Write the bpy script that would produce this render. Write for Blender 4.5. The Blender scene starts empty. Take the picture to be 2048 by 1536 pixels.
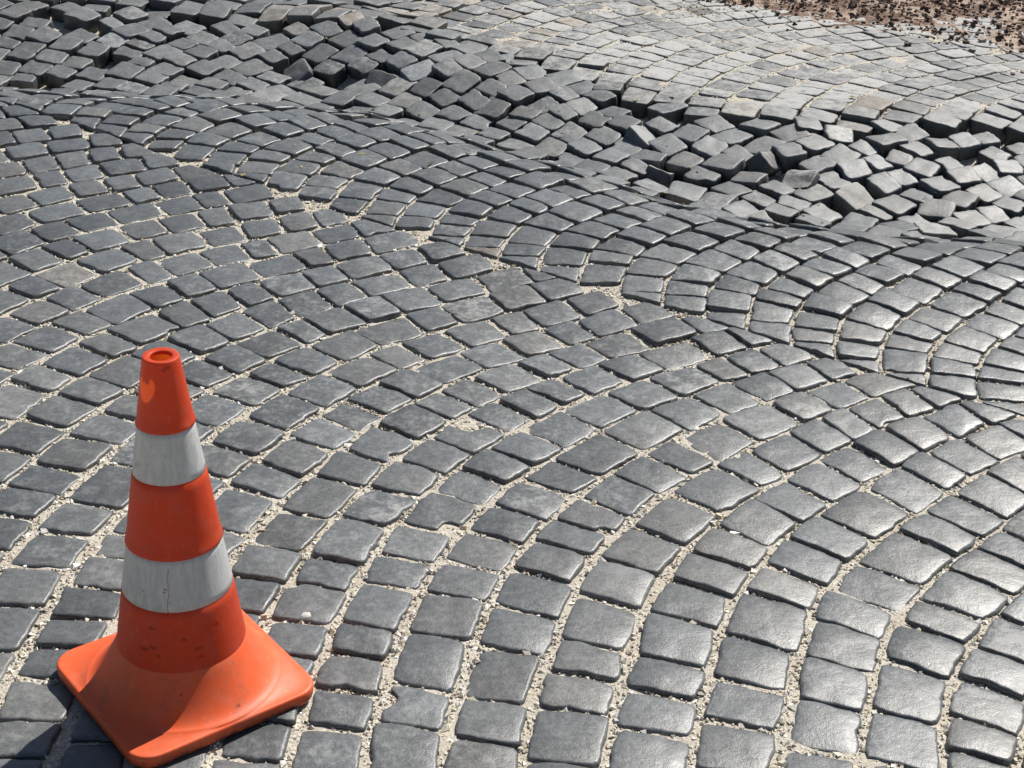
import bpy, bmesh, math, random
import numpy as np
from mathutils import Matrix, Vector

rng = np.random.default_rng(20240611)
random.seed(7)
scene = bpy.context.scene
C = scene.collection

# ------------------------------------------------------------------ camera
F, TH, RO, CH = 3200.0, math.radians(27.25), math.radians(2.13), 1.474   # focal px (2048 wide), pitch, roll, eye height
fw = np.array([0, math.cos(TH), -math.sin(TH)])
_r = np.array([1.0, 0, 0]); _u = np.cross(_r, fw)
cr = math.cos(RO) * _r + math.sin(RO) * _u
cu = -math.sin(RO) * _r + math.cos(RO) * _u
cam_data = bpy.data.cameras.new('camera'); cam = bpy.data.objects.new('camera', cam_data); C.objects.link(cam)
cam.matrix_world = Matrix(((cr[0], cu[0], -fw[0], 0), (cr[1], cu[1], -fw[1], 0), (cr[2], cu[2], -fw[2], CH), (0, 0, 0, 1)))
cam_data.sensor_width = 36; cam_data.lens = F / 2048 * 36
cam_data.clip_start = 0.05; cam_data.clip_end = 500
scene.camera = cam

# ------------------------------------------------------------------ light
SUN_AZ, SUN_EL = math.radians(35.6), math.radians(49.5)       # azimuth from +Y towards +X
world = bpy.data.worlds.new('World'); scene.world = world; world.use_nodes = True
wn = world.node_tree.nodes; wl = world.node_tree.links
sky = wn.new('ShaderNodeTexSky'); sky.sky_type = 'NISHITA'; sky.sun_disc = False
sky.sun_elevation = SUN_EL; sky.sun_rotation = SUN_AZ
wl.new(sky.outputs[0], wn['Background'].inputs[0]); wn['Background'].inputs[1].default_value = 0.05
sd = bpy.data.lights.new('sun', 'SUN'); sd.energy = 5.0; sd.angle = math.radians(0.5); sd.color = (1.0, 0.955, 0.89)
so = bpy.data.objects.new('sun', sd); C.objects.link(so)
sdir = Vector((math.sin(SUN_AZ) * math.cos(SUN_EL), math.cos(SUN_AZ) * math.cos(SUN_EL), math.sin(SUN_EL)))
so.rotation_euler = sdir.to_track_quat('Z', 'Y').to_euler(); so.location = (3, 4, 6)
scene.view_settings.view_transform = 'Standard'; scene.view_settings.look = 'None'
scene.view_settings.exposure = 0.36; scene.view_settings.gamma = 1.0
scene.render.engine = 'CYCLES'

# ------------------------------------------------------------------ helpers
def px_ground(x, y, z=0.0):
    d = fw * F + cr * (x - 1024) + cu * (768 - y)
    t = (z - CH) / d[2]
    return np.array([d[0] * t, d[1] * t])
def project(P):
    d = np.asarray(P, float) - np.array([0, 0, CH])
    w = d @ fw
    return np.stack([1024 + F * (d @ cr) / w, 768 - F * (d @ cu) / w, w], -1)
def smooth(a, b, x):
    t = np.clip((x - a) / (b - a), 0, 1); return t * t * (3 - 2 * t)
_tab = np.random.default_rng(5).random((257, 257))
def vnoise(x, y):                                  # smooth value noise, -1..1
    x = np.asarray(x, float) + 1000; y = np.asarray(y, float) + 1000
    i = np.floor(x).astype(int); j = np.floor(y).astype(int); fx = x - i; fy = y - j
    fx = fx * fx * (3 - 2 * fx); fy = fy * fy * (3 - 2 * fy); i &= 255; j &= 255
    a = _tab[i, j] * (1 - fx) + _tab[i + 1, j] * fx; b = _tab[i, j + 1] * (1 - fx) + _tab[i + 1, j + 1] * fx
    return (a * (1 - fy) + b * fy) * 2 - 1
def mesh_obj(name, V, Fc, mat, parent=None, col=None, flat=False, mats=None):
    me = bpy.data.meshes.new(name); me.from_pydata([tuple(v) for v in V] if not isinstance(V, list) else V, [], Fc)
    if not flat: me.polygons.foreach_set('use_smooth', [True] * len(me.polygons))
    if col is not None:
        a = me.color_attributes.new('tint', 'FLOAT_COLOR', 'POINT'); a.data.foreach_set('color', np.asarray(col, np.float32).ravel())
    me.materials.append(mat); me.update()
    o = bpy.data.objects.new(name, me); C.objects.link(o)
    if parent is not None: o.parent = parent
    return o
def fast_mesh(name, V, T, mat, col=None, flat=True, parent=None):   # triangles from numpy
    me = bpy.data.meshes.new(name); nv, nt = len(V), len(T)
    me.vertices.add(nv); me.vertices.foreach_set('co', np.asarray(V, np.float32).ravel())
    me.loops.add(nt * 3); me.loops.foreach_set('vertex_index', np.asarray(T, np.int32).ravel())
    me.polygons.add(nt); me.polygons.foreach_set('loop_start', np.arange(0, nt * 3, 3, dtype=np.int32))
    me.polygons.foreach_set('use_smooth', np.full(nt, not flat))
    me.update(calc_edges=True); me.validate()
    if col is not None:
        a = me.color_attributes.new('tint', 'FLOAT_COLOR', 'POINT'); a.data.foreach_set('color', np.asarray(col, np.float32).ravel())
    me.materials.append(mat)
    o = bpy.data.objects.new(name, me); C.objects.link(o)
    if parent is not None: o.parent = parent
    return o
def tag(o, label=None, cat=None, group=None, kind=None):
    if label: o['label'] = label
    if cat: o['category'] = cat
    if group: o['group'] = group
    if kind: o['kind'] = kind
    return o

# ------------------------------------------------------------------ materials
class NT:
    def __init__(self, name):
        self.m = bpy.data.materials.new(name); self.m.use_nodes = True
        self.t = self.m.node_tree; self.b = self.t.nodes['Principled BSDF']; self.out = self.t.nodes['Material Output']
    def n(self, typ, **kw):
        x = self.t.nodes.new(typ)
        for k, v in kw.items(): setattr(x, k, v)
        return x
    def l(self, a, b): self.t.links.new(a, b)
    def math(self, op, a, b=None, clamp=False):
        x = self.n('ShaderNodeMath', operation=op, use_clamp=clamp)
        for i, v in enumerate((a, b)):
            if v is None: continue
            if isinstance(v, (int, float)): x.inputs[i].default_value = v
            else: self.l(v, x.inputs[i])
        return x.outputs[0]
    def mix(self, fac, a, b, blend='MIX'):
        x = self.n('ShaderNodeMix', data_type='RGBA', blend_type=blend)
        for sock, v in ((x.inputs['Factor'], fac), (x.inputs[6], a), (x.inputs[7], b)):
            if isinstance(v, (int, float)): sock.default_value = v
            elif isinstance(v, tuple): sock.default_value = (*v, 1) if len(v) == 3 else v
            else: self.l(v, sock)
        return x.outputs[2]
    def noise(self, vec, scale, detail=4, rough=0.55):
        x = self.n('ShaderNodeTexNoise'); x.inputs['Scale'].default_value = scale
        x.inputs['Detail'].default_value = detail; x.inputs['Roughness'].default_value = rough
        self.l(vec, x.inputs['Vector']); return x.outputs['Fac']
    def ramp(self, fac, lo, hi):
        x = self.n('ShaderNodeMapRange', clamp=True, interpolation_type='SMOOTHSTEP')
        x.inputs[1].default_value = lo; x.inputs[2].default_value = hi; self.l(fac, x.inputs[0]); return x.outputs[0]
    def bump(self, h, strength, dist, normal=None):
        x = self.n('ShaderNodeBump'); x.inputs['Strength'].default_value = strength; x.inputs['Distance'].default_value = dist
        self.l(h, x.inputs['Height'])
        if normal is not None: self.l(normal, x.inputs['Normal'])
        return x.outputs[0]

def stone_material():                      # basalt setts; tint = (lightness, warmth, dust)
    k = NT('basalt'); pos = k.n('ShaderNodeNewGeometry').outputs['Position']
    at = k.n('ShaderNodeAttribute', attribute_name='tint'); sep = k.n('ShaderNodeSeparateColor'); k.l(at.outputs['Color'], sep.inputs[0])
    light, warm, dust = sep.outputs
    grain = k.noise(pos, 420, 3, 0.7); blot = k.noise(pos, 28, 4, 0.6); mid = k.noise(pos, 95, 4, 0.65)
    base = k.mix(warm, (0.106, 0.1135, 0.1175), (0.34, 0.275, 0.205))
    v = k.math('ADD', k.math('MULTIPLY', k.ramp(grain, 0.25, 0.75), 0.5), k.math('MULTIPLY', k.ramp(blot, 0.3, 0.72), 0.30))
    v = k.math('ADD', v, k.math('MULTIPLY', k.ramp(mid, 0.3, 0.7), 0.28))
    v = k.math('MULTIPLY', k.math('ADD', v, 0.42), light)
    cm = k.n('ShaderNodeCombineColor')
    for i in range(3): k.l(v, cm.inputs[i])
    base = k.mix(1.0, base, cm.outputs[0], 'MULTIPLY')
    # pale dust lying in blotches on the tops
    nrm = k.n('ShaderNodeSeparateXYZ'); k.l(k.n('ShaderNodeNewGeometry').outputs['Normal'], nrm.inputs[0])
    up = k.ramp(nrm.outputs[2], 0.55, 0.95)
    dn = k.math('ADD', k.math('MULTIPLY', blot, 1.1), k.math('SUBTRACT', k.math('MULTIPLY', mid, 0.9), 0.5))
    dfac = k.ramp(k.math('ADD', dn, k.math('MULTIPLY', dust, 0.5)), 0.52, 0.98)
    dfac = k.math('MULTIPLY', k.math('MULTIPLY', dfac, up), k.math('MINIMUM', k.math('MULTIPLY', dust, 1.6), 0.9))
    base = k.mix(dfac, base, (0.40, 0.402, 0.388))
    k.l(base, k.b.inputs['Base Color'])
    rgh = k.math('ADD', k.math('MULTIPLY', mid, 0.22), 0.285); rgh = k.math('ADD', rgh, k.math('SUBTRACT', 1.0, at.outputs['Alpha'])); rgh = k.math('ADD', rgh, k.math('MULTIPLY', dfac, 0.4), True)
    k.l(rgh, k.b.inputs['Roughness']); k.b.inputs['Specular IOR Level'].default_value = 0.5
    b1 = k.bump(blot, 0.22, 0.006); b2 = k.bump(mid, 0.30, 0.0020, b1); b3 = k.bump(grain, 0.55, 0.0007, b2)
    k.l(b3, k.b.inputs['Normal']); return k.m
def sand_material():
    k = NT('joint_sand'); pos = k.n('ShaderNodeNewGeometry').outputs['Position']
    a = k.noise(pos, 330, 3, 0.7); b = k.noise(pos, 9, 4, 0.6); c = k.noise(pos, 120, 4, 0.6)
    col = k.mix(k.ramp(a, 0.3, 0.7), (0.37, 0.34, 0.28), (0.68, 0.635, 0.545))
    col = k.mix(k.ramp(b, 0.35, 0.7), col, k.mix(0.5, col, (0.42, 0.35, 0.27)))
    k.l(col, k.b.inputs['Base Color']); k.b.inputs['Roughness'].default_value = 0.95
    k.l(k.bump(a, 0.8, 0.003, k.bump(c, 0.7, 0.006)), k.b.inputs['Normal']); return k.m
def tint_material(name, rough=0.9, bump=0.5, scale=220):
    k = NT(name); pos = k.n('ShaderNodeNewGeometry').outputs['Position']
    at = k.n('ShaderNodeAttribute', attribute_name='tint'); a = k.noise(pos, scale, 3, 0.7)
    f = k.math('ADD', k.math('MULTIPLY', a, 0.8), 0.6); cm = k.n('ShaderNodeCombineColor')
    for i in range(3): k.l(f, cm.inputs[i])
    k.l(k.mix(1.0, at.outputs['Color'], cm.outputs[0], 'MULTIPLY'), k.b.inputs['Base Color'])
    k.b.inputs['Roughness'].default_value = rough
    k.l(k.bump(a, bump, 0.002), k.b.inputs['Normal']); return k.m
def soil_material():
    k = NT('dry_soil'); pos = k.n('ShaderNodeNewGeometry').outputs['Position']
    a = k.noise(pos, 60, 5, 0.7); b = k.noise(pos, 11, 4, 0.6)
    col = k.mix(k.ramp(a, 0.35, 0.68), (0.36, 0.27, 0.21), (0.56, 0.46, 0.375))
    col = k.mix(k.ramp(b, 0.40, 0.60), col, (0.17, 0.105, 0.075))
    k.l(col, k.b.inputs['Base Color']); k.b.inputs['Roughness'].default_value = 1.0
    k.l(k.bump(a, 1.0, 0.012), k.b.inputs['Normal']); return k.m
def spots(k, P, pts):                       # ragged dirt smudges at object-space points (x, y, z, r)
    tot = None; mp = k.n('ShaderNodeMapping'); mp.inputs['Scale'].default_value = (1, 1, 1.9); k.l(P, mp.inputs[0]); Pz = mp.outputs[0]; nz = k.noise(Pz, 260, 5, 0.75); lo = k.noise(P, 90, 3, 0.6)
    for (x, y, z, r) in pts:
        d = k.n('ShaderNodeVectorMath', operation='DISTANCE'); k.l(Pz, d.inputs[0]); d.inputs[1].default_value = (x, y, z * 1.9)
        v = k.math('SUBTRACT', 1.0, k.math('DIVIDE', d.outputs['Value'], r * 1.25), True)
        tot = v if tot is None else k.math('MAXIMUM', tot, v)
    return k.ramp(k.math('ADD', k.math('MULTIPLY', tot, 0.55), k.math('ADD', k.math('MULTIPLY', nz, 0.55), k.math('MULTIPLY', lo, 0.45))), 0.78, 0.93)
def orange_material(name, base, transl, pts):
    k = NT(name); P = k.n('ShaderNodeTexCoord').outputs['Object']
    a = k.noise(P, 40, 5, 0.65); b = k.noise(P, 14, 3, 0.6); g = k.noise(P, 260, 4, 0.7)
    col = k.mix(k.ramp(a, 0.4, 0.75), base, tuple(min(1, c * 0.9 + 0.035) for c in base))
    col = k.mix(k.math('MULTIPLY', k.ramp(b, 0.52, 0.75), 0.35), col, (base[0] * 0.8, base[1] * 1.25 + 0.03, base[2] + 0.06))
    specks = k.ramp(k.math('MULTIPLY', g, k.ramp(b, 0.35, 0.7)), 0.56, 0.66)
    col = k.mix(k.math('MULTIPLY', specks, 0.7), col, (0.12, 0.035, 0.02))
    gr = k.math('MULTIPLY', k.ramp(k.noise(P, 22, 5, 0.7), 0.5, 0.72), 0.4)       # grey road grime and scuffed, faded skin
    col = k.mix(gr, col, (0.30, 0.10, 0.06)); mp = k.n('ShaderNodeMapping'); mp.inputs['Scale'].default_value = (1, 1, .35); k.l(P, mp.inputs[0])
    col = k.mix(k.math('MULTIPLY', k.ramp(k.noise(mp.outputs[0], 120, 4, 0.75), 0.58, 0.74), 0.45), col, (0.80, 0.26, 0.13))
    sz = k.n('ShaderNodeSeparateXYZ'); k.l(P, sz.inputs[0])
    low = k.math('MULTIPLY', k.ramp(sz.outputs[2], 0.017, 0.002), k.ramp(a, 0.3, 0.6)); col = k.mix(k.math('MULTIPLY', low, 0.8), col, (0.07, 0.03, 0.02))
    if pts: col = k.mix(k.math('MULTIPLY', spots(k, P, pts), 0.6), col, (0.03, 0.012, 0.008))
    k.l(col, k.b.inputs['Base Color']); k.b.inputs['Specular IOR Level'].default_value = 0.32
    k.l(k.math('ADD', k.math('MULTIPLY', a, 0.3), 0.36), k.b.inputs['Roughness'])
    k.l(k.bump(a, 0.25, 0.0012, k.bump(g, 0.15, 0.0004)), k.b.inputs['Normal'])
    if transl:
        tr = k.n('ShaderNodeBsdfTranslucent'); tr.inputs[0].default_value = (1.0, 0.16, 0.02, 1)
        mx = k.n('ShaderNodeMixShader'); mx.inputs[0].default_value = transl
        k.l(k.b.outputs[0], mx.inputs[1]); k.l(tr.outputs[0], mx.inputs[2]); k.l(mx.outputs[0], k.out.inputs[0])
    return k.m
def band_material(crack):
    k = NT('reflective_sheeting'); P = k.n('ShaderNodeTexCoord').outputs['Object']
    mp = k.n('ShaderNodeMapping'); mp.inputs['Scale'].default_value = (1, 1, 0.18); k.l(P, mp.inputs[0])
    s = k.noise(mp.outputs[0], 130, 5, 0.7); b = k.noise(P, 35, 4, 0.6); g = k.noise(P, 210, 3, 0.7)
    col = k.mix(k.ramp(s, 0.35, 0.7), (0.40, 0.41, 0.415), (0.53, 0.535, 0.535))
    col = k.mix(k.math('MULTIPLY', k.ramp(k.math('MULTIPLY', s, b), 0.30, 0.42), 0.55), col, (0.25, 0.24, 0.22))
    col = k.mix(k.math('MULTIPLY', k.ramp(k.math('MULTIPLY', g, b), 0.36, 0.42), 0.7), col, (0.14, 0.13, 0.12))
    if crack:                               # thin split in the lower sleeve with red showing through
        sx = k.n('ShaderNodeSeparateXYZ'); k.l(P, sx.inputs[0])
        wob = k.math('MULTIPLY', k.math('SUBTRACT', k.noise(P, 45, 3, 0.6), 0.5), 0.012)
        dx = k.math('ABSOLUTE', k.math('ADD', k.math('SUBTRACT', sx.outputs[0], crack[0]), wob))
        front = k.ramp(k.math('MULTIPLY', sx.outputs[1], -1.0), 0.0, 0.02)
        hi = k.ramp(sx.outputs[2], 0.248, 0.240)
        line = k.math('MULTIPLY', k.math('MULTIPLY', k.ramp(dx, 0.0011, 0.0004), front), hi)
        col = k.mix(k.math('MULTIPLY', line, 0.6), col, (0.12, 0.115, 0.11))
        col = k.mix(spots(k, P, crack[1]), col, (0.30, 0.012, 0.03))
    k.l(col, k.b.inputs['Base Color']); k.b.inputs['Roughness'].default_value = 0.38
    return k.m
M_STONE = stone_material(); M_SAND = sand_material(); M_GRIT = tint_material('grit'); M_SOIL = soil_material()
M_CLOD = tint_material('soil_clods', 1.0, 0.8, 120)

# ------------------------------------------------------------------ the lie of the land
RX = np.array([-4, -2.5, -1.57, -1.19, -.81, -.5, -.28, -.06, .15, .34, .52, .76, 1.0, 1.25, 2.0, 4])
RY = np.array([4.75, 4.7, 4.65, 4.62, 4.61, 4.53, 4.41, 4.25, 4.09, 3.93, 3.81, 3.71, 3.68, 3.69, 3.72, 3.75])
_xs = np.linspace(-4, 4, 801); _ys = np.interp(_xs, RX, RY)
_ys = np.convolve(np.pad(_ys, 20, mode='edge'), np.ones(41) / 41, 'valid')
def s_of(X, Y):
    X = np.asarray(X, float); Y = np.asarray(Y, float)
    return (Y - np.interp(X, _xs, _ys)) * 0.93
PS = np.array([-9, -1.3, -.9, -.6, -.35, -.2, -.08, .02, .10, .18, .26, .34, .46, .60, .70, .78, .95, 1.3, 9])
PZ = np.array([0, 0, .006, .018, .032, .037, .031, .010, -.026, -.052, -.060, -.055, -.034, -.006, .012, .024, .036, .037, .037])
_ps = np.linspace(-2, 2, 801); _pz = np.interp(_ps, PS, PZ); _pz = np.convolve(np.pad(_pz, 5, mode='edge'), np.ones(11) / 11, 'valid')
def height(X, Y):
    s = s_of(X, Y)
    z = np.interp(s, _ps, _pz)
    left = smooth(-0.4, -1.2, X)
    z = np.where((s > 0), z * (1 - 0.1 * left), z)
    z = z + 0.032 * np.exp(-((X + .20) / .34) ** 2 - ((s - .62) / .17) ** 2)       # hump of the far lip
    z = z + 0.035 * np.exp(-((X + .62) / .30) ** 2 - ((s - .85) / .14) ** 2)
    z = z - 0.03 * np.exp(-((X + .75) / .22) ** 2 - ((s - .45) / .16) ** 2)
    z = z + 0.03 * smooth(-.9, -1.6, X) * smooth(.3, .9, s)
    z = z + 0.010 * vnoise(X * 1.7, Y * 1.7) * smooth(-1.6, -0.6, s) + 0.0035 * vnoise(X * 3.1 + 9, Y * 3.1)
    return z
def grad(X, Y, e=0.04):
    return (height(X + e, Y) - height(X - e, Y)) / (2 * e), (height(X, Y + e) - height(X, Y - e)) / (2 * e)

# ------------------------------------------------------------------ laying the setts in segmental arcs
CHD = math.radians(56)                       # direction of the chords of the arcs
eu = np.array([math.cos(CHD), math.sin(CHD)]); ev = np.array([-math.sin(CHD), math.cos(CHD)])
U0, PV = 2.87, 0.117
def uv2xy(u, v):
    P = np.outer(np.atleast_1d(u), eu) + np.outer(np.atleast_1d(v), ev)
    P[:, 0] += 0.021 * vnoise(P[:, 0] * 2.2 + 40, P[:, 1] * 2.2); P[:, 1] += 0.021 * vnoise(P[:, 0] * 2.2 + 80, P[:, 1] * 2.2 + 11)
    return P
def clip(poly, k, axis_val, keep_less):
    out = []
    for i in range(len(poly)):
        a, b = poly[i], poly[(i + 1) % len(poly)]
        ia = (a[0] < axis_val) == keep_less; ib = (b[0] < axis_val) == keep_less
        if ia: out.append(a)
        if ia != ib:
            t = (axis_val - a[0]) / (b[0] - a[0]); out.append(a + t * (b - a))
    return out
def area(p):
    p = np.asarray(p); return 0.5 * abs(np.dot(p[:, 0], np.roll(p[:, 1], -1)) - np.dot(p[:, 1], np.roll(p[:, 0], -1)))
def lay(u_lo, u_hi, v_lo, v_hi, along, gap_r, gap_c, keep, uc, K, PV=PV, a_lo=-40, a_hi=42, drift=0.0):
    """rows of setts along translated arcs; the arc turns K degrees per metre round u = uc"""
    ut = np.linspace(u_lo - .25, u_hi + .25, 400); uc0 = uc; cells = []
    for r in range(int((v_hi - v_lo) / PV)):
        vm = v_lo + PV * (r + .5); a = random.random() * along; uc = uc0 + drift * min(max(1.2 - vm, -1), 1)
        at = np.radians(K * (ut - uc))
        at = np.where(at > 0, np.tanh(at / math.radians(a_hi) * 1.1) * math.radians(a_hi) * 1.02, np.tanh(at / math.radians(-a_lo) * 1.1) * math.radians(-a_lo) * 1.02)
        du = ut[1] - ut[0]; vt = -np.concatenate([[0], np.cumsum(np.tan(at[:-1]) * du)]); vt -= np.interp(uc0, ut, vt)
        st_ = np.concatenate([[0], np.cumsum(du / np.cos(at[:-1]))])
        while a < st_[-1]:
            L = along * random.choice((.8, .9, .97, 1.02, 1.1, 1.25)) * random.uniform(.95, 1.05)
            b = a + L; quad = []
            for (sv, sd_, st) in ((a, -1, 1), (b, -1, -1), (b, 1, -1), (a, 1, 1)):
                u = np.interp(sv, st_, ut); al = np.interp(u, ut, at)
                n = np.array([math.sin(al), math.cos(al)]); t = np.array([math.cos(al), -math.sin(al)])
                m = np.array([u, vm + np.interp(u, ut, vt)])
                w = PV * math.cos(al) / 2 - gap_r / 2 - random.uniform(-.004, .006)
                quad.append(m + n * sd_ * w + t * st * (gap_c / 2 + random.uniform(-.003, .005)))
            a = b; A0 = area(quad)
            cc = sum(quad) / 4
            if not (u_lo - .12 < cc[0] < u_hi + .12) or not in_view(cc[0] * eu + cc[1] * ev, 520): continue
            q = clip(quad, 0, u_hi - gap_r * .5, True)
            if len(q) > 2: q = clip(q, 0, u_lo + gap_r * .5, False)
            if len(q) < 3 or area(q) < 0.30 * A0: continue
            P = uv2xy([x[0] for x in q], [x[1] for x in q]); c = P.mean(0)
            if keep(c): cells.append(P)
    return cells
def in_view(c, m=430):
    p = project(np.array([c[0], c[1], 0.02])); return -m < p[0] < 2048 + m and -330 < p[1] < 1536 + 420
def near_keep(c): return in_view(c) and s_of(c[0], c[1]) < 0.14
DITCH0, DITCH1 = 0.14, 0.80
def heave_keep(c): return in_view(c) and DITCH0 - .05 <= s_of(c[0], c[1]) < DITCH1 + .07
def far_keep(c): return in_view(c) and s_of(c[0], c[1]) >= DITCH1
cells = {'a': lay(0.2, U0, -3.2, 4.9, .099, .008, .006, near_keep, 2.14, 42, PV, -40, 42, .12),
         'b': lay(U0, U0 + 1.25, -3.2, 5.8, .079, .005, .005, near_keep, U0 + .22, 170, .107, -34, 8),
         'c': lay(2.75, 4.55, -2.2, 6.2, .084, .004, .004, heave_keep, 3.68, 45, .096),
         'd': lay(3.6, 5.4, -2.2, 6.6, .096, .007, .003, far_keep, 4.55, 45, .112) + lay(1.8, 3.6, 0, 6.6, .086, .008, .002, far_keep, 2.7, 45, .098)
              + lay(5.4, 7.2, -2.2, 6.6, .100, .007, .003, far_keep, 6.3, 45)}

_cd = np.array([np.asarray(p).mean(0) for k in 'abd' for p in cells[k]])
cells['c'] = [p for p in cells['c'] if np.hypot(*(_cd - np.asarray(p).mean(0)).T).min() > .064]
def outline(P, n, wob, rnd=0.13):
    P = [np.asarray(p) for p in P]
    if area(P) > 0:
        s2 = sum(P[i][0] * P[(i + 1) % len(P)][1] - P[(i + 1) % len(P)][0] * P[i][1] for i in range(len(P)))
        if s2 < 0: P = P[::-1]
    for it in range(2):
        Q = []; cut = random.uniform(rnd * .55, rnd) if it == 0 else 0.25
        for i in range(len(P)):
            a, b = P[i], P[(i + 1) % len(P)]
            L = np.linalg.norm(b - a); c1 = min(cut * random.uniform(.5, 1.25), .42) if it == 0 else .25; c2 = min(cut * random.uniform(.5, 1.25), .42) if it == 0 else .25
            Q += [a + (b - a) * c1, b - (b - a) * c2]
        P = Q
    P = np.array(P); D = np.linalg.norm(np.roll(P, -1, 0) - P, axis=1); cum = np.concatenate([[0], np.cumsum(D)])
    t = np.linspace(0, cum[-1], n, endpoint=False); PP = np.vstack([P, P[:1]])
    R = np.stack([np.interp(t, cum, PP[:, 0]), np.interp(t, cum, PP[:, 1])], 1)
    c = R.mean(0); th = np.arctan2(R[:, 1] - c[1], R[:, 0] - c[0]); w = np.zeros(n)
    for k in (2, 3, 4, 5, 6, 8, 10, 13): w += random.gauss(0, 1) * np.cos(k * th + random.uniform(0, 6.28)) / (k ** .5)
    w = wob * w + np.random.default_rng(random.randrange(10 ** 9)).normal(0, wob * .4, n)
    d = R - c; d /= np.linalg.norm(d, axis=1)[:, None]
    return R + d * w[:, None]
def bite(R, centre, rad):                     # a chip out of the edge
    d = R - np.asarray(centre); L = np.linalg.norm(d, axis=1); c = R.mean(0)
    for i in np.where(L < rad)[0]:
        dirc = (c - R[i]); dirc = dirc / (np.linalg.norm(dirc) + 1e-9)
        # move towards the middle until out of the circle
        for _ in range(40):
            if np.linalg.norm(R[i] - centre) >= rad: break
            R[i] = R[i] + dirc * 0.0025
    return R

class Stone: pass
def stone(R, zoff=0.0, tilt=(0, 0), depth=0.075, dome=0.0016, tint=(1, 0, 0), rot=None, crumble=0.0, follow=1.0, z=None, worn=1.0, polish=1.0):
    """one sett: rounded, slightly domed top, irregular arris, tapering sides"""
    n = len(R); c = R.mean(0); q = R - c; s = Stone()
    gx, gy = grad(c[0], c[1]); gx *= follow; gy *= follow
    nrm = Vector((-gx + tilt[0], -gy + tilt[1], 1)).normalized()
    rotm = np.array(Vector((0, 0, 1)).rotation_difference(nrm).to_matrix())
    L = np.linalg.norm(q, axis=1)[:, None]; u = q / L
    zz = lambda a, sg: np.full(n, a) + rng.normal(0, sg, n)
    ch = np.abs(rng.normal(0, 1, n)); ch = (ch + np.roll(ch, 1) + np.roll(ch, -1)) / 3
    e1 = (0.0011 + 0.0009 * ch * worn)[:, None]; e2 = (0.0040 + 0.002 * ch * worn)[:, None]; ph = rng.uniform(0, 500, 2)
    def top(w): return np.c_[w, dome * (1 - (np.linalg.norm(w, axis=1) / .07) ** 2) + (.0009 + crumble) * vnoise(w[:, 0] * 30 + ph[0], w[:, 1] * 30 + ph[1]) * np.ones(len(w))]
    edge = np.c_[q - u * .0004, top(q)[:, 2] - 0.0019 - 0.0012 * ch * worn]
    A = top(q - u * e1); A[:, 2] -= .0006
    rings = [np.c_[q * 0.88 + rng.normal(0, .001 + crumble, (n, 2)), zz(-depth, .002 + crumble)], np.c_[q + u * .0006, zz(-0.014, .0015)],
             edge, edge, A, top(q - u * e2), top(q * .6), top(q * .28)]
    V = np.vstack(rings + [top(np.zeros((1, 2))), np.array([[0, 0, -depth]])])
    zc = (height(c[0], c[1]) if z is None else z) + zoff
    s.org = np.array([c[0], c[1], float(zc)]); s.V = V @ rotm.T
    if rot is not None: s.V = s.V @ np.array(rot).T
    s.n = n; s.polish = polish; s.tint = tint; s.R = R; s.c = c; s.top = s.V[-2] + s.org
    return s
_fc = {}
def stone_faces(n):
    if n not in _fc:
        f = []; top = 8 * n; bot = top + 1
        for r in (0, 1, 3, 4, 5, 6):
            for i in range(n):
                j = (i + 1) % n; f.append((r * n + i, r * n + j, (r + 1) * n + j, (r + 1) * n + i))
        for i in range(n):
            j = (i + 1) % n; f.append((7 * n + i, 7 * n + j, top)); f.append((j, i, bot))
        _fc[n] = f
    return _fc[n]
def stone_tint(s):                             # shade painted into the sides: tinted darker than the worn tops, less dust
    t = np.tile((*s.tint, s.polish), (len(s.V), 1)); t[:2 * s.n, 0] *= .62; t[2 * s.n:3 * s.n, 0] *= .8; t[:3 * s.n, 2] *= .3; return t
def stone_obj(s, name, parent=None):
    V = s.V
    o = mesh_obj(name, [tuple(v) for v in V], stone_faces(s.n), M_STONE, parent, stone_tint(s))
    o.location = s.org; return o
def joined(stones, name, parent):
    V = []; Fc = []; Cc = []; k = 0
    for s in stones:
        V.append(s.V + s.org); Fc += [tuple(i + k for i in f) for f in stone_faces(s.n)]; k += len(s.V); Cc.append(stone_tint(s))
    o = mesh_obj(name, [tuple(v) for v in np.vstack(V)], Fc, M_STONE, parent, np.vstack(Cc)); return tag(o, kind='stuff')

# stones with a look of their own, by where the photograph shows them: pixel -> (lightness, warmth, dust)
SPECIAL = {(970, 512): (0.8, .45, .1), (140, 540): (1.25, .2, .2), (45, 600): (1.1, .12, .1), (690, 15): (1.0, .5, .35), (720, 40): (.95, .5, .3), (640, 20): (1.0, .35, .3),
           (790, 10): (1.0, .4, .4), (880, 30): (1.0, .5, .4), (845, 22): (1.0, .45, .4), (1080, 48): (1.0, .5, .3), (1045, 95): (1, .4, .3), (1735, 200): (.85, .55, .1), (1160, 40): (1, .6, .4),
           (930, 8): (1, .7, .4), (1010, 20): (1, .4, .3), (570, 8): (1.05, .3, .2), (560, 35): (1.1, .25, .2), (610, 45): (1.1, .2, .2), (1290, 25): (1, .6, .4)}
def dust_at(c):
    X, Y = c; p = project(np.array([X, Y, .05]))
    s = s_of(X, Y)
    if s < 0.2: return max(0, 0.07 + 0.12 * vnoise(X * 4, Y * 4)) + (rng.uniform(.05, .2) if rng.random() < .10 else 0)
    d = smooth(.62, 1.0, s) * smooth(-.75, .5, X + 0.25 * (Y - 5)) * (0.42 + .3 * smooth(.4, 1.1, X) + 0.32 * vnoise(X * 2.3, Y * 2.3) + rng.normal(0, .2))
    return float(np.clip(d, 0.04, 1.0))
groups = {}
HOLES = [px_ground(40, 142, .0)]                        # a gap in the paving filled with sand
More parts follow.
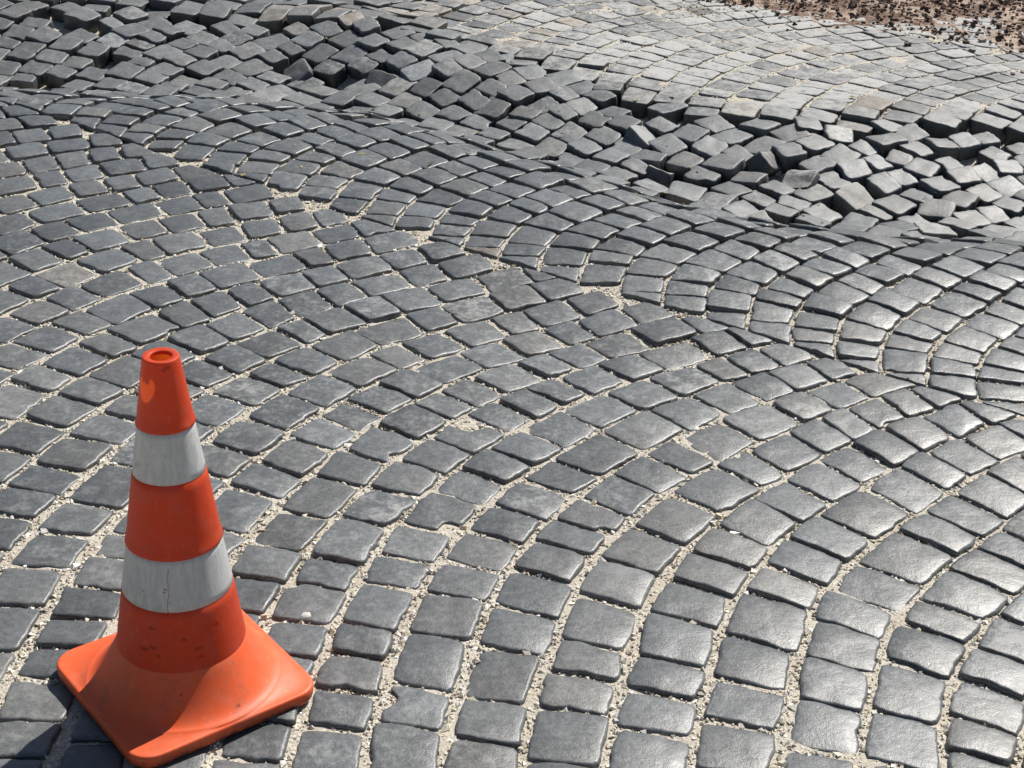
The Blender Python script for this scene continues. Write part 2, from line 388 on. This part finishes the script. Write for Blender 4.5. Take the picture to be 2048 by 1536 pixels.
loose_spots = [px_ground(590, 82, .06), px_ground(762, 122, .04), px_ground(1326, 322, -.03), px_ground(1548, 322, -.02),
               px_ground(1592, 352, -.03), px_ground(1716, 378, -.03), px_ground(1868, 452, -.05), px_ground(1300, 258, .0), px_ground(1505, 430, -.05)]
for key, L in cells.items():
    out = []
    for P in L:
        c = np.asarray(P).mean(0); heave = key == 'c'; s_ = float(s_of(*c))
        if heave and (any(np.linalg.norm(c - h) < .075 for h in HOLES) or random.random() < 0.035): continue
        if heave and any(np.linalg.norm(c - h) < .06 for h in loose_spots): continue
        R = outline(P, 36 if key in 'ab' else 26, .0013 if not heave else .0016, .075 if not heave else .05)
        if random.random() < (.06 if key in 'ab' else .03 if not heave else .12):
            i = random.randrange(len(R)); R = bite(R, R[i] + (R[i] - R.mean(0)) * .18, random.uniform(.012, .020))
        rough = smooth(-.35, .1, s_)
        light = float(np.clip(rng.normal(1.0, .14), .68, 1.4)); warm = max(0, float(rng.normal(.01, .045)))
        du = dust_at(c)
        if key == 'd': warm = abs(float(rng.normal(.03, .06))) * (1 if c[0] > -.9 else .3); light *= 1.05
        if key == 'd' and rng.random() < .08 and c[0] > -.9: warm += .2
        if heave:
            mag = (0.06 + .025 * smooth(.1, .6, c[0])) * (1 - .45 * smooth(-.6, -1.2, c[0])); tl = (rng.normal(0, mag), rng.normal(-.03, mag)); zo = float(rng.normal(0, .0045)); dp = .085
            sc = random.uniform(.97, 1.10); R = (R - R.mean(0)) * sc + R.mean(0) + rng.normal(0, .005, 2)
            ang = rng.normal(0, .10 + .08 * float(smooth(.1, .6, c[0]))); Q = R - R.mean(0); R = Q @ np.array([[math.cos(ang), math.sin(ang)], [-math.sin(ang), math.cos(ang)]]) + R.mean(0)
            light *= 1.15 * float(rng.choice([1, 1, 1, 1.25, 1.5], p=[.45, .2, .2, .1, .05])); du = max(du, float(rng.choice([0.05, .28], p=[.85, .15])))
        elif key in 'ab':
            tl = tuple(rng.normal(0, .022 + .04 * rough, 2)); zo = float(np.clip(rng.normal(0, .0016 + .004 * rough), -.004 - .004 * rough, .004)); dp = .075
        else:
            e = smooth(1.1, .8, s_); tl = tuple(rng.normal(0, .010 + .04 * e, 2)); zo = float(rng.normal(0, .0012 + .004 * e)); dp = .075
            if c[0] < -.25: tl = tuple(rng.normal(0, .06, 2)); zo = float(rng.normal(0, .008))
        st = stone(R, zo, tl, dp, float(np.clip(rng.normal(.0030, .0014), .0004, .006)) if key in 'ab' else .0015, (light, warm, du), crumble=.0 if not heave else .0006, follow=1.0 if not heave else .8, polish=1.0 if key in 'ab' else .86)
        out.append(st)
    groups[key] = out
allst = [s for L in groups.values() for s in L]
tops = np.array([s.top for s in allst]); TP = project(tops)
for (px, py), tn in SPECIAL.items():
    i = np.argmin(np.hypot(TP[:, 0] - px, (TP[:, 1] - py) * 1.6)); allst[i].tint = tn
# chips the photograph shows on single stones
def nearest(px, py): return allst[int(np.argmin(np.hypot(TP[:, 0] - px, (TP[:, 1] - py) * 1.5)))]
def rechip(px, py, dx, dy, rad):
    s = nearest(px, py); c = s.c; t = c + np.array([dx, dy]); R = bite(s.R.copy(), t, rad)
    k = stone(R, 0.0, (0, 0), .075, .0012, s.tint); s.V, s.n, s.R, s.org = k.V, k.n, k.R, k.org
rechip(930, 885, 0.0, .055, .040); rechip(850, 1400, -.055, .02, .028); rechip(1205, 1010, .02, -.055, .02); rechip(870, 1040, .02, -.055, .022); rechip(745, 880, .03, -.05, .018)

# ------------------------------------------------------------------ joint mask (where no stone lies)
GX0, GX1, GY0, GY1, GS = -2.9, 2.9, 1.1, 7.6, 0.004
mask = np.zeros((int((GX1 - GX0) / GS), int((GY1 - GY0) / GS)), bool)
def fill(R):
    x0, y0 = R.min(0); x1, y1 = R.max(0)
    i0, i1 = int((x0 - GX0) / GS), int((x1 - GX0) / GS) + 2; j0, j1 = int((y0 - GY0) / GS), int((y1 - GY0) / GS) + 2
    i0 = max(i0, 0); j0 = max(j0, 0); i1 = min(i1, mask.shape[0]); j1 = min(j1, mask.shape[1])
    if i1 <= i0 or j1 <= j0: return
    X, Y = np.meshgrid(GX0 + GS * (np.arange(i0, i1) + .5), GY0 + GS * (np.arange(j0, j1) + .5), indexing='ij'); ins = np.zeros(X.shape, bool)
    for k in range(len(R)):
        (xa, ya), (xb, yb) = R[k], R[(k + 1) % len(R)]
        cond = (ya > Y) != (yb > Y)
        ins ^= cond & (X < (xb - xa) * (Y - ya) / (yb - ya + 1e-12) + xa)
    mask[i0:i1, j0:j1] |= ins
for s in allst: fill(s.R)

# ------------------------------------------------------------------ setting: the sandy bed, reaching to the horizon
def bed_drop(X, Y):                          # how far the sand lies under the stone tops
    s = s_of(X, Y)
    d = 0.0050 + 0.0022 * vnoise(X * 7, Y * 7) + 0.011 * smooth(-.75, -.05, s)
    dd = 0.052 + 0.014 * vnoise(X * 6, Y * 6)
    d = d + (dd - d) * smooth(.08, .22, s) * (1 - smooth(.82, .95, s))
    left = smooth(-.1, -.5, X)
    far = (0.0035 + 0.0025 * vnoise(X * 5, Y * 5)) * (1 - left) + 0.022 * left
    d = d + (far - d) * smooth(.84, .97, s)
    for h in HOLES: d = d - 0.028 * np.exp(-((X - h[0]) ** 2 + (Y - h[1]) ** 2) / .09 ** 2)
    return d
def bed_z(X, Y): return height(X, Y) - bed_drop(X, Y)
def axis(lo, hi, st):
    core = np.arange(lo, hi, st); far = np.array([.3, .8, 2, 5, 12, 30, 80, 200])
    return np.concatenate([lo - far[::-1], core, hi + far])
ax, ay = axis(-2.9, 2.9, .012), axis(1.0, 7.6, .012)
X, Y = np.meshgrid(ax, ay, indexing='ij')
Z = bed_z(np.clip(X, -3, 3), np.clip(Y, 0, 8)) + 0.0016 * vnoise(X * 45, Y * 45) + 0.0011 * vnoise(X * 110, Y * 110)
outer = np.maximum(np.maximum(np.abs(X) - 2.9, 0), np.maximum(np.maximum(1.0 - Y, Y - 7.6), 0)); Z = Z - 0.01 * smooth(0, .3, outer)
nx, ny = len(ax), len(ay); V = np.stack([X.ravel(), Y.ravel(), Z.ravel()], 1)
ii, jj = np.meshgrid(np.arange(nx - 1), np.arange(ny - 1), indexing='ij'); a = (ii * ny + jj).ravel()
T = np.concatenate([np.stack([a, a + ny, a + ny + 1], 1), np.stack([a, a + ny + 1, a + 1], 1)])
tag(fast_mesh('ground', V, T, M_SAND, flat=False), kind='structure')

# ------------------------------------------------------------------ setting: the paving, stone by stone
def visible_area(s):
    p = project(np.c_[s.R, np.full(len(s.R), s.org[2])])
    if p[:, 0].max() < 0 or p[:, 0].min() > 2048 or p[:, 1].max() < 0 or p[:, 1].min() > 1536: return 0
    return area(np.c_[np.clip(p[:, 0], 0, 2048), np.clip(p[:, 1], 0, 1536)])
stone_objects = {}
for key, name, lab in (('a', 'pavement_near', 'near band of dark basalt setts laid in arcs, round the cone'),
                       ('b', 'pavement_middle', 'dark sett band swelling up to the crest in front of the ditch'),
                       ('c', 'pavement_heaved', 'heaved and jumbled setts lying in the ditch behind the crest'),
                       ('d', 'pavement_far', 'dusty paler setts beyond the ditch')):
    root = bpy.data.objects.new(name, None); C.objects.link(root); tag(root, lab, kind='structure'); root.empty_display_size = .1
    L = sorted(groups[key], key=visible_area, reverse=True)
    single = [s for s in L[:300] if visible_area(s) > 0]; ids = set(map(id, single)); rest = [s for s in L if id(s) not in ids]
    for s in single: stone_objects[id(s)] = stone_obj(s, 'cobblestone', root)
    if rest: joined(rest, 'outlying_cobblestones', root)
    print('PAVING', name, len(single), len(rest))

# dark tar blot on one sett, pale chip lying on another
def blot(px, py, name, w, h, col, mat, thick=.0012):
    s = nearest(px, py); o = stone_objects.get(id(s))
    if o is None: return
    p = px_ground(px, py, s.top[2]); d = p - s.c; n = 14; V = []; ang = np.linspace(0, 6.283, n, endpoint=False)
    r = 1 + rng.normal(0, .14, n)
    V = [(d[0] + w * math.cos(t) * q, d[1] + h * math.sin(t) * q, .0012) for t, q in zip(ang, r)]
    V += [(d[0] + w * .7 * math.cos(t) * q, d[1] + h * .7 * math.sin(t) * q, .0018 + thick) for t, q in zip(ang, r)]; V += [(d[0], d[1], .0022 + thick)]
    Fc = [(i, (i + 1) % n, n + (i + 1) % n, n + i) for i in range(n)] + [(n + i, n + (i + 1) % n, 2 * n) for i in range(n)]
    b = mesh_obj(name, V, Fc, mat, o, np.tile((*col, 1), (len(V), 1)))
blot(1557, 756, 'tar_spot', .012, .009, (.012, .012, .013), M_GRIT)
blot(612, 1228, 'stone_chip', .009, .008, (.5, .49, .46), M_GRIT, .0012)

# ------------------------------------------------------------------ loose, overturned setts in the ditch
def rotxyz(a, b, c): return np.array((Matrix.Rotation(math.radians(c), 3, 'Z') @ Matrix.Rotation(math.radians(b), 3, 'Y') @ Matrix.Rotation(math.radians(a), 3, 'X')))
def square(c, w, l, ang):
    q = np.array([(-w / 2, -l / 2), (w / 2, -l / 2), (w / 2, l / 2), (-w / 2, l / 2)]); ca, sa = math.cos(ang), math.sin(ang)
    return q @ np.array([[ca, sa], [-sa, ca]]) + c
LOOSE = [  # spot index, w, l, depth, yaw, rot xyz, lift, tint, crumble, label
    (0, .085, .095, .085, .2, (18, -30, 0), .035, (1.15, .08, .2), .002, 'squarish sett tipped up with its pale side showing, left of the hump'),
    (1, .10, .08, .08, .1, (38, 8, -6), .02, (.8, 0, 0), .001, 'dark sett tipped steeply towards the viewer in a hollow of the far lip'),
    (2, .085, .07, .07, .6, (-24, 30, 20), .018, (1.2, .25, .5), .006, 'broken brownish sett chunk lying tipped in the ditch, left of the two chunks further right'),
    (3, .09, .075, .08, .5, (24, 34, 30), .03, (1.0, .10, .3), .005, 'rough broken sett with pale top corner, upper of two chunks in the ditch'),
    (4, .10, .08, .07, -.4, (14, -22, -20), .02, (1.15, .12, .5), .005, 'rough sandy broken sett, lower one of the two chunks in the ditch'),
    (5, .10, .10, .06, .75, (20, 16, 0), .028, (1.7, .2, .5), .002, 'pale sandy sett lying tilted on rubble beside a dark gap in the ditch'),
    (6, .10, .09, .07, .1, (-4, 6, 0), .028, (1.6, .1, .4), .001, 'light grey sett with sand on it just behind the crest at the right'),
    (7, .09, .10, .08, .5, (8, 26, 10), .02, (1.7, .03, .3), .001, 'light grey sett leaning to the right halfway up the far side of the ditch'),
    (8, .10, .08, .07, .3, (12, -16, 0), .026, (1.8, .15, .5), .002, 'pale broken sett peeping over the crest with sand under it')]
for (i, w, l, dp, yaw, rt, lift, tn, cb, lab) in LOOSE:
    c = loose_spots[i]; R = outline(square(c, w, l, yaw) + rng.normal(0, .006, (4, 2)), 28, .0016, .06)
    s = stone(R, lift, (0, 0), dp, .001, tn, rot=rotxyz(*rt), crumble=cb, follow=.3, polish=.8, z=float(bed_z(*c)) + .02)
    tag(stone_obj(s, 'loose_cobblestone'), lab, 'cobblestone', 'loose setts in the ditch')

# ------------------------------------------------------------------ grit in the joints, rubble, soil (nobody could count them)
OCT = np.array([(1, 0, 0), (-1, 0, 0), (0, 1, 0), (0, -1, 0), (0, 0, 1), (0, 0, -1)], float)
OCF = np.array([(0, 2, 4), (2, 1, 4), (1, 3, 4), (3, 0, 4), (2, 0, 5), (1, 2, 5), (3, 1, 5), (0, 3, 5)])
CUB = np.array([(x, y, z) for x in (-1, 1) for y in (-1, 1) for z in (-1, 1)], float) * .72
CUF = np.array([(0, 1, 3), (0, 3, 2), (4, 6, 7), (4, 7, 5), (0, 4, 5), (0, 5, 1), (2, 3, 7), (2, 7, 6), (0, 2, 6), (0, 6, 4), (1, 5, 7), (1, 7, 3)])
def scatter(name, P, size, cols, mat, base=(OCT, OCF), flatz=.75, jit=.35):
    B, Fb = base; n = len(P); nb = len(B)
    V = B[None] * (1 + rng.normal(0, jit, (n, nb, 1))) + rng.normal(0, .12, (n, nb, 3))
    ang = rng.uniform(0, 6.283, n); ca, sa = np.cos(ang)[:, None], np.sin(ang)[:, None]
    tx = rng.normal(0, .5, n)[:, None]; y2 = V[..., 1] * np.cos(tx) - V[..., 2] * np.sin(tx); z2 = V[..., 1] * np.sin(tx) + V[..., 2] * np.cos(tx)
    V = np.stack([V[..., 0] * ca - y2 * sa, V[..., 0] * sa + y2 * ca, z2 * flatz], -1) * size[:, None, None] + P[:, None, :]
    T = (Fb[None] + (np.arange(n) * nb)[:, None, None]).reshape(-1, 3)
    col = np.repeat(np.c_[cols, np.ones(n)], nb, 0)
    return tag(fast_mesh(name, V.reshape(-1, 3), T, mat, col), kind='stuff')
def joint_points(n, test):
    fi, fj = np.where(~mask); k = rng.integers(0, len(fi), n * 3)
    P = np.c_[GX0 + GS * (fi[k] + rng.random(len(k))), GY0 + GS * (fj[k] + rng.random(len(k)))]
    q = project(np.c_[P, np.zeros(len(P))]); ok = (q[:, 0] > -350) & (q[:, 0] < 2400) & (q[:, 1] > -120) & (q[:, 1] < 1750)
    w = np.clip((3.0 / q[:, 2]) ** 2.2, 0, 1); ok &= rng.random(len(P)) < w
    ok &= test(P); return P[ok][:n]
PAL = np.array([(.50, .465, .38), (.42, .375, .29), (.60, .57, .50), (.30, .27, .225), (.36, .35, .33), (.68, .66, .61), (.22, .2, .17), (.47, .40, .30)])
def palette(n, p=None): return np.minimum(PAL[rng.choice(len(PAL), n, p=p)] * rng.uniform(1.0, 1.4, (n, 1)), .82)
P = joint_points(170000, lambda P: (s_of(P[:, 0], P[:, 1]) < .12) | (s_of(P[:, 0], P[:, 1]) > .78))
sz = np.clip(rng.lognormal(math.log(.0023), .42, len(P)), .001, .006)
scatter('joint_grit', np.c_[P, bed_z(P[:, 0], P[:, 1]) + sz * .25], sz, palette(len(P), [.27, .2, .22, .06, .08, .08, .01, .08]), M_GRIT)
P = joint_points(900, lambda P: s_of(P[:, 0], P[:, 1]) < .15)
sz = np.clip(rng.lognormal(math.log(.0042), .3, len(P)), .003, .008)
scatter('pebbles', np.c_[P, bed_z(P[:, 0], P[:, 1]) + sz * .35], sz, palette(len(P), [.2, .1, .3, .05, .15, .15, 0, .05]), M_GRIT, (CUB, CUF), .7, .2)
P = joint_points(9000, lambda P: (s_of(P[:, 0], P[:, 1]) > .1) & (s_of(P[:, 0], P[:, 1]) < .85))
sz = np.clip(rng.lognormal(math.log(.006), .6, len(P)), .002, .026)
scatter('rubble', np.c_[P, bed_z(P[:, 0], P[:, 1]) + sz * .5], sz, palette(len(P), [.18, .14, .2, .1, .2, .08, .05, .05]), M_GRIT, (CUB, CUF), .8, .2)

# reddish soil dumped on the far paving, upper right
SC = np.array([2.05, 6.05])
def soil_amount(X, Y):
    d = (X - 1.16) * .50 + (Y - 5.74) * .86             # inside when positive
    e = vnoise(X * 2.4, Y * 2.4) * .22 + vnoise(X * 7, Y * 7) * .10 + vnoise(X * 19, Y * 19) * .05
    return d * 1.1 + e
sx, sy = np.arange(.6, 3.0, .014), np.arange(4.7, 7.4, .014); X, Y = np.meshgrid(sx, sy, indexing='ij')
am = soil_amount(X, Y); Z = height(X, Y) - .012 + .020 * smooth(-.15, .35, am) + .035 * smooth(.2, 1.2, am) + .006 * vnoise(X * 24, Y * 24) + .006 * vnoise(X * 60, Y * 60) * smooth(-.1, .2, am)
nx, ny = len(sx), len(sy); V = np.stack([X.ravel(), Y.ravel(), Z.ravel()], 1)
ii, jj = np.meshgrid(np.arange(nx - 1), np.arange(ny - 1), indexing='ij'); a = (ii * ny + jj).ravel(); a = a[(am.ravel()[a] > -.32)]
T = np.concatenate([np.stack([a, a + ny, a + ny + 1], 1), np.stack([a, a + ny + 1, a + 1], 1)])
tag(fast_mesh('soil', V, T, M_SOIL, flat=False), 'reddish soil spilled over the far paving at the upper right', kind='stuff')
n = 60000; P = np.c_[rng.uniform(.4, 3.0, n), rng.uniform(4.6, 7.2, n)]; am = soil_amount(P[:, 0], P[:, 1])
pr = np.where(am > .08, .16 + .3 * smooth(.1, .6, am), .02 * np.exp(np.minimum((am - .08), 0) * 6) + .10 * smooth(-.1, .1, am))
P = P[rng.random(n) < pr * .95]; sz = np.clip(rng.lognormal(math.log(.0040), .5, len(P)), .002, .017)
SP = np.array([(.085, .055, .042), (.12, .078, .06), (.055, .036, .03), (.19, .13, .10), (.36, .28, .22)])
am = soil_amount(P[:, 0], P[:, 1]); zz = height(P[:, 0], P[:, 1]) - .010 + .020 * smooth(-.15, .35, am) + .035 * smooth(.2, 1.2, am) + .004 + sz * .4
scatter('soil_clods', np.c_[P, np.maximum(zz, height(P[:, 0], P[:, 1]) + sz * .45)], sz, SP[rng.choice(5, len(P), p=[.3, .25, .2, .15, .1])] * rng.uniform(.8, 1.2, (len(P), 1)), M_CLOD, (CUB, CUF), .75, .25)

# dry leaf crumbs and straw blown into the joints
pts = [px_ground(x, y, .04) for x, y in zip(rng.normal(1420, 60, 70), rng.normal(16, 6, 70))] + [px_ground(x, y, .0) for x, y in zip(rng.uniform(350, 1900, 60), rng.uniform(90, 420, 60))]
P = np.array(pts); scatter('plant_litter', np.c_[P, height(P[:, 0], P[:, 1]) + .004], rng.uniform(.003, .009, len(P)), np.array([(.22, .20, .10), (.34, .28, .15), (.12, .10, .06)])[rng.choice(3, len(P))], M_CLOD, (OCT, OCF), .25, .5)

# ------------------------------------------------------------------ the traffic cone
CONE = np.array([-.4595, 1.865]); CZ = 0.004
ROT = math.radians(173.8 - 135)
root = bpy.data.objects.new('traffic_cone', None); C.objects.link(root); root.location = (CONE[0], CONE[1], CZ); root.empty_display_size = .1
tag(root, 'orange plastic traffic cone with two grey-white reflective bands on a square base', 'traffic cone')
def lathe(prof, n=96):
    V = []; Fc = []
    for (r, z) in prof:
        for i in range(n):
            t = 2 * math.pi * i / n; V.append((r * math.cos(t), r * math.sin(t), z))
    for k in range(len(prof) - 1):
        for i in range(n):
            j = (i + 1) % n; Fc.append((k * n + i, k * n + j, (k + 1) * n + j, (k + 1) * n + i))
    return V, Fc
def rcone(z): return .0242 + (.5325 - z) * .1497
Z1, Z2, Z3, Z4 = .435, .362, .2545, .1775
REC = .0016
prof = []
def seg(z0, z1, off, k=6):
    for i in range(k + 1):
        z = z0 + (z1 - z0) * i / k; prof.append((rcone(z) + off, z))
JZ = .086
seg(JZ, Z4 - .001, 0, 8); seg(Z4, Z3, -REC, 6); prof += [(rcone(Z3) + .0012, Z3 + .0006)]; seg(Z3 + .003, Z3 + .006, .0008, 2); seg(Z3 + .009, Z2 - .001, 0, 8); seg(Z2, Z1, -REC, 6)
prof += [(rcone(Z1) + .0012, Z1 + .0006)]; seg(Z1 + .003, Z1 + .006, .0008, 2); seg(Z1 + .009, .529, 0, 8)
prof += [(.0243, .5312), (.0236, .5324), (.0225, .5328), (.0165, .5322), (.0150, .5316), (.0144, .530), (.0143, .527)]
V, Fc = lathe(prof)
th = lambda deg: math.radians(deg)
def onc(z, deg, r): rr = rcone(z); return (rr * math.cos(th(deg)), rr * math.sin(th(deg)), z, r)
body = mesh_obj('body', V, Fc, orange_material('orange_plastic', (.58, .054, .010), .22,
      [onc(.153, -105, .010), onc(.118, -113, .014), onc(.124, -104, .012), onc(.112, -98, .008), onc(.137, -75, .010), onc(.12, -62, .012), onc(.107, -60, .010), onc(.146, -40, .008),
       onc(.523, -68, .010), onc(.526, -58, .008), onc(.437, -82, .0035)]), root)
# torn skin half closing the hole in the tip
n = 14; Vf = [(.0142 * math.cos(t), .0142 * math.sin(t), .5275) for t in np.linspace(th(195), th(265), n)] + [(.0098 * math.cos(t) * random.uniform(.75, 1.2), .0098 * math.sin(t) * random.uniform(.75, 1.2), .5250) for t in np.linspace(th(195), th(265), n)]
mesh_obj('torn_flap', Vf, [(i, i + 1, n + i + 1, n + i) for i in range(n - 1)], body.data.materials[0], body)
for (za, zb, crack) in ((Z2, Z1, None), (Z4, Z3, (.004, [(.000, -.0725, .2130, .0075), (.006, -.0755, .1925, .0045), (-.001, -.073, .2085, .006)]))):
    pr = [(rcone(za) - REC + .0003, za + .0006)] + [(rcone(za + (zb - za) * i / 8) - .0006, za + .001 + (zb - za - .002) * i / 8) for i in range(9)] + [(rcone(zb) - REC + .0003, zb - .0006)]
    V, Fc = lathe(pr); mesh_obj('reflective_band', V, Fc, band_material(crack), root)
# base: flared skirt running into a rounded square plate
H2, RC_, PT = .145, .036, .021
def sq_r(t, half, rc):                        # radius of a rounded square at angle t
    c, s = abs(math.cos(t)), abs(math.sin(t)); r = half / max(c, s)
    x, y = r * c, r * s
    if min(x, y) > half - rc and True:
        cx = half - rc; b = cx * (c + s); q = 2 * cx * cx - rc * rc; r = b + math.sqrt(max(b * b - q, 0))
    return r
n = 144; rings = []
fl = [(JZ + .004, rcone(JZ) - .002), (JZ + .0015, rcone(JZ) - .0004), (JZ - .002, rcone(JZ) + .0016)]
for i in range(1, 13):
    t = i / 12; r = rcone(JZ) + .0016 + (.1400 - rcone(JZ) - .0016) * t; z = PT + .0022 + (JZ - .002 - PT - .0022) * (1 - t) ** 1.75; fl.append((z, r))
for z, r in fl: rings.append([(r, z)] * n)
ang = [2 * math.pi * i / n for i in range(n)]
rings.append([(max(.1412, .1412), PT + .0006)] * n)
for off, z in ((-.006, PT), (-.0022, PT - .0004), (-.0006, PT - .002), (0, PT - .005), (-.0004, .006), (-.0015, .002), (-.006, 0), (-.03, .0005)):
    rings.append([(max(sq_r(t, H2, RC_) + off, .1413 if off > -.02 else 0), z) for t in ang])
V = [(rz[0] * math.cos(t), rz[0] * math.sin(t), rz[1]) for R_ in rings for rz, t in zip(R_, ang)]
Fc = [(k * n + i, k * n + (i + 1) % n, (k + 1) * n + (i + 1) % n, (k + 1) * n + i) for k in range(len(rings) - 1) for i in range(n)]
Fc = [f[::-1] for f in Fc]
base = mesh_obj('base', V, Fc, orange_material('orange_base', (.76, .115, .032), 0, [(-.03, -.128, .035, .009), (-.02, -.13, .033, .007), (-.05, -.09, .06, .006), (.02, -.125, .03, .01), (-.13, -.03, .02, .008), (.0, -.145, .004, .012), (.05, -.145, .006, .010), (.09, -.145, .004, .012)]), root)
base.rotation_euler = (0, 0, ROT)
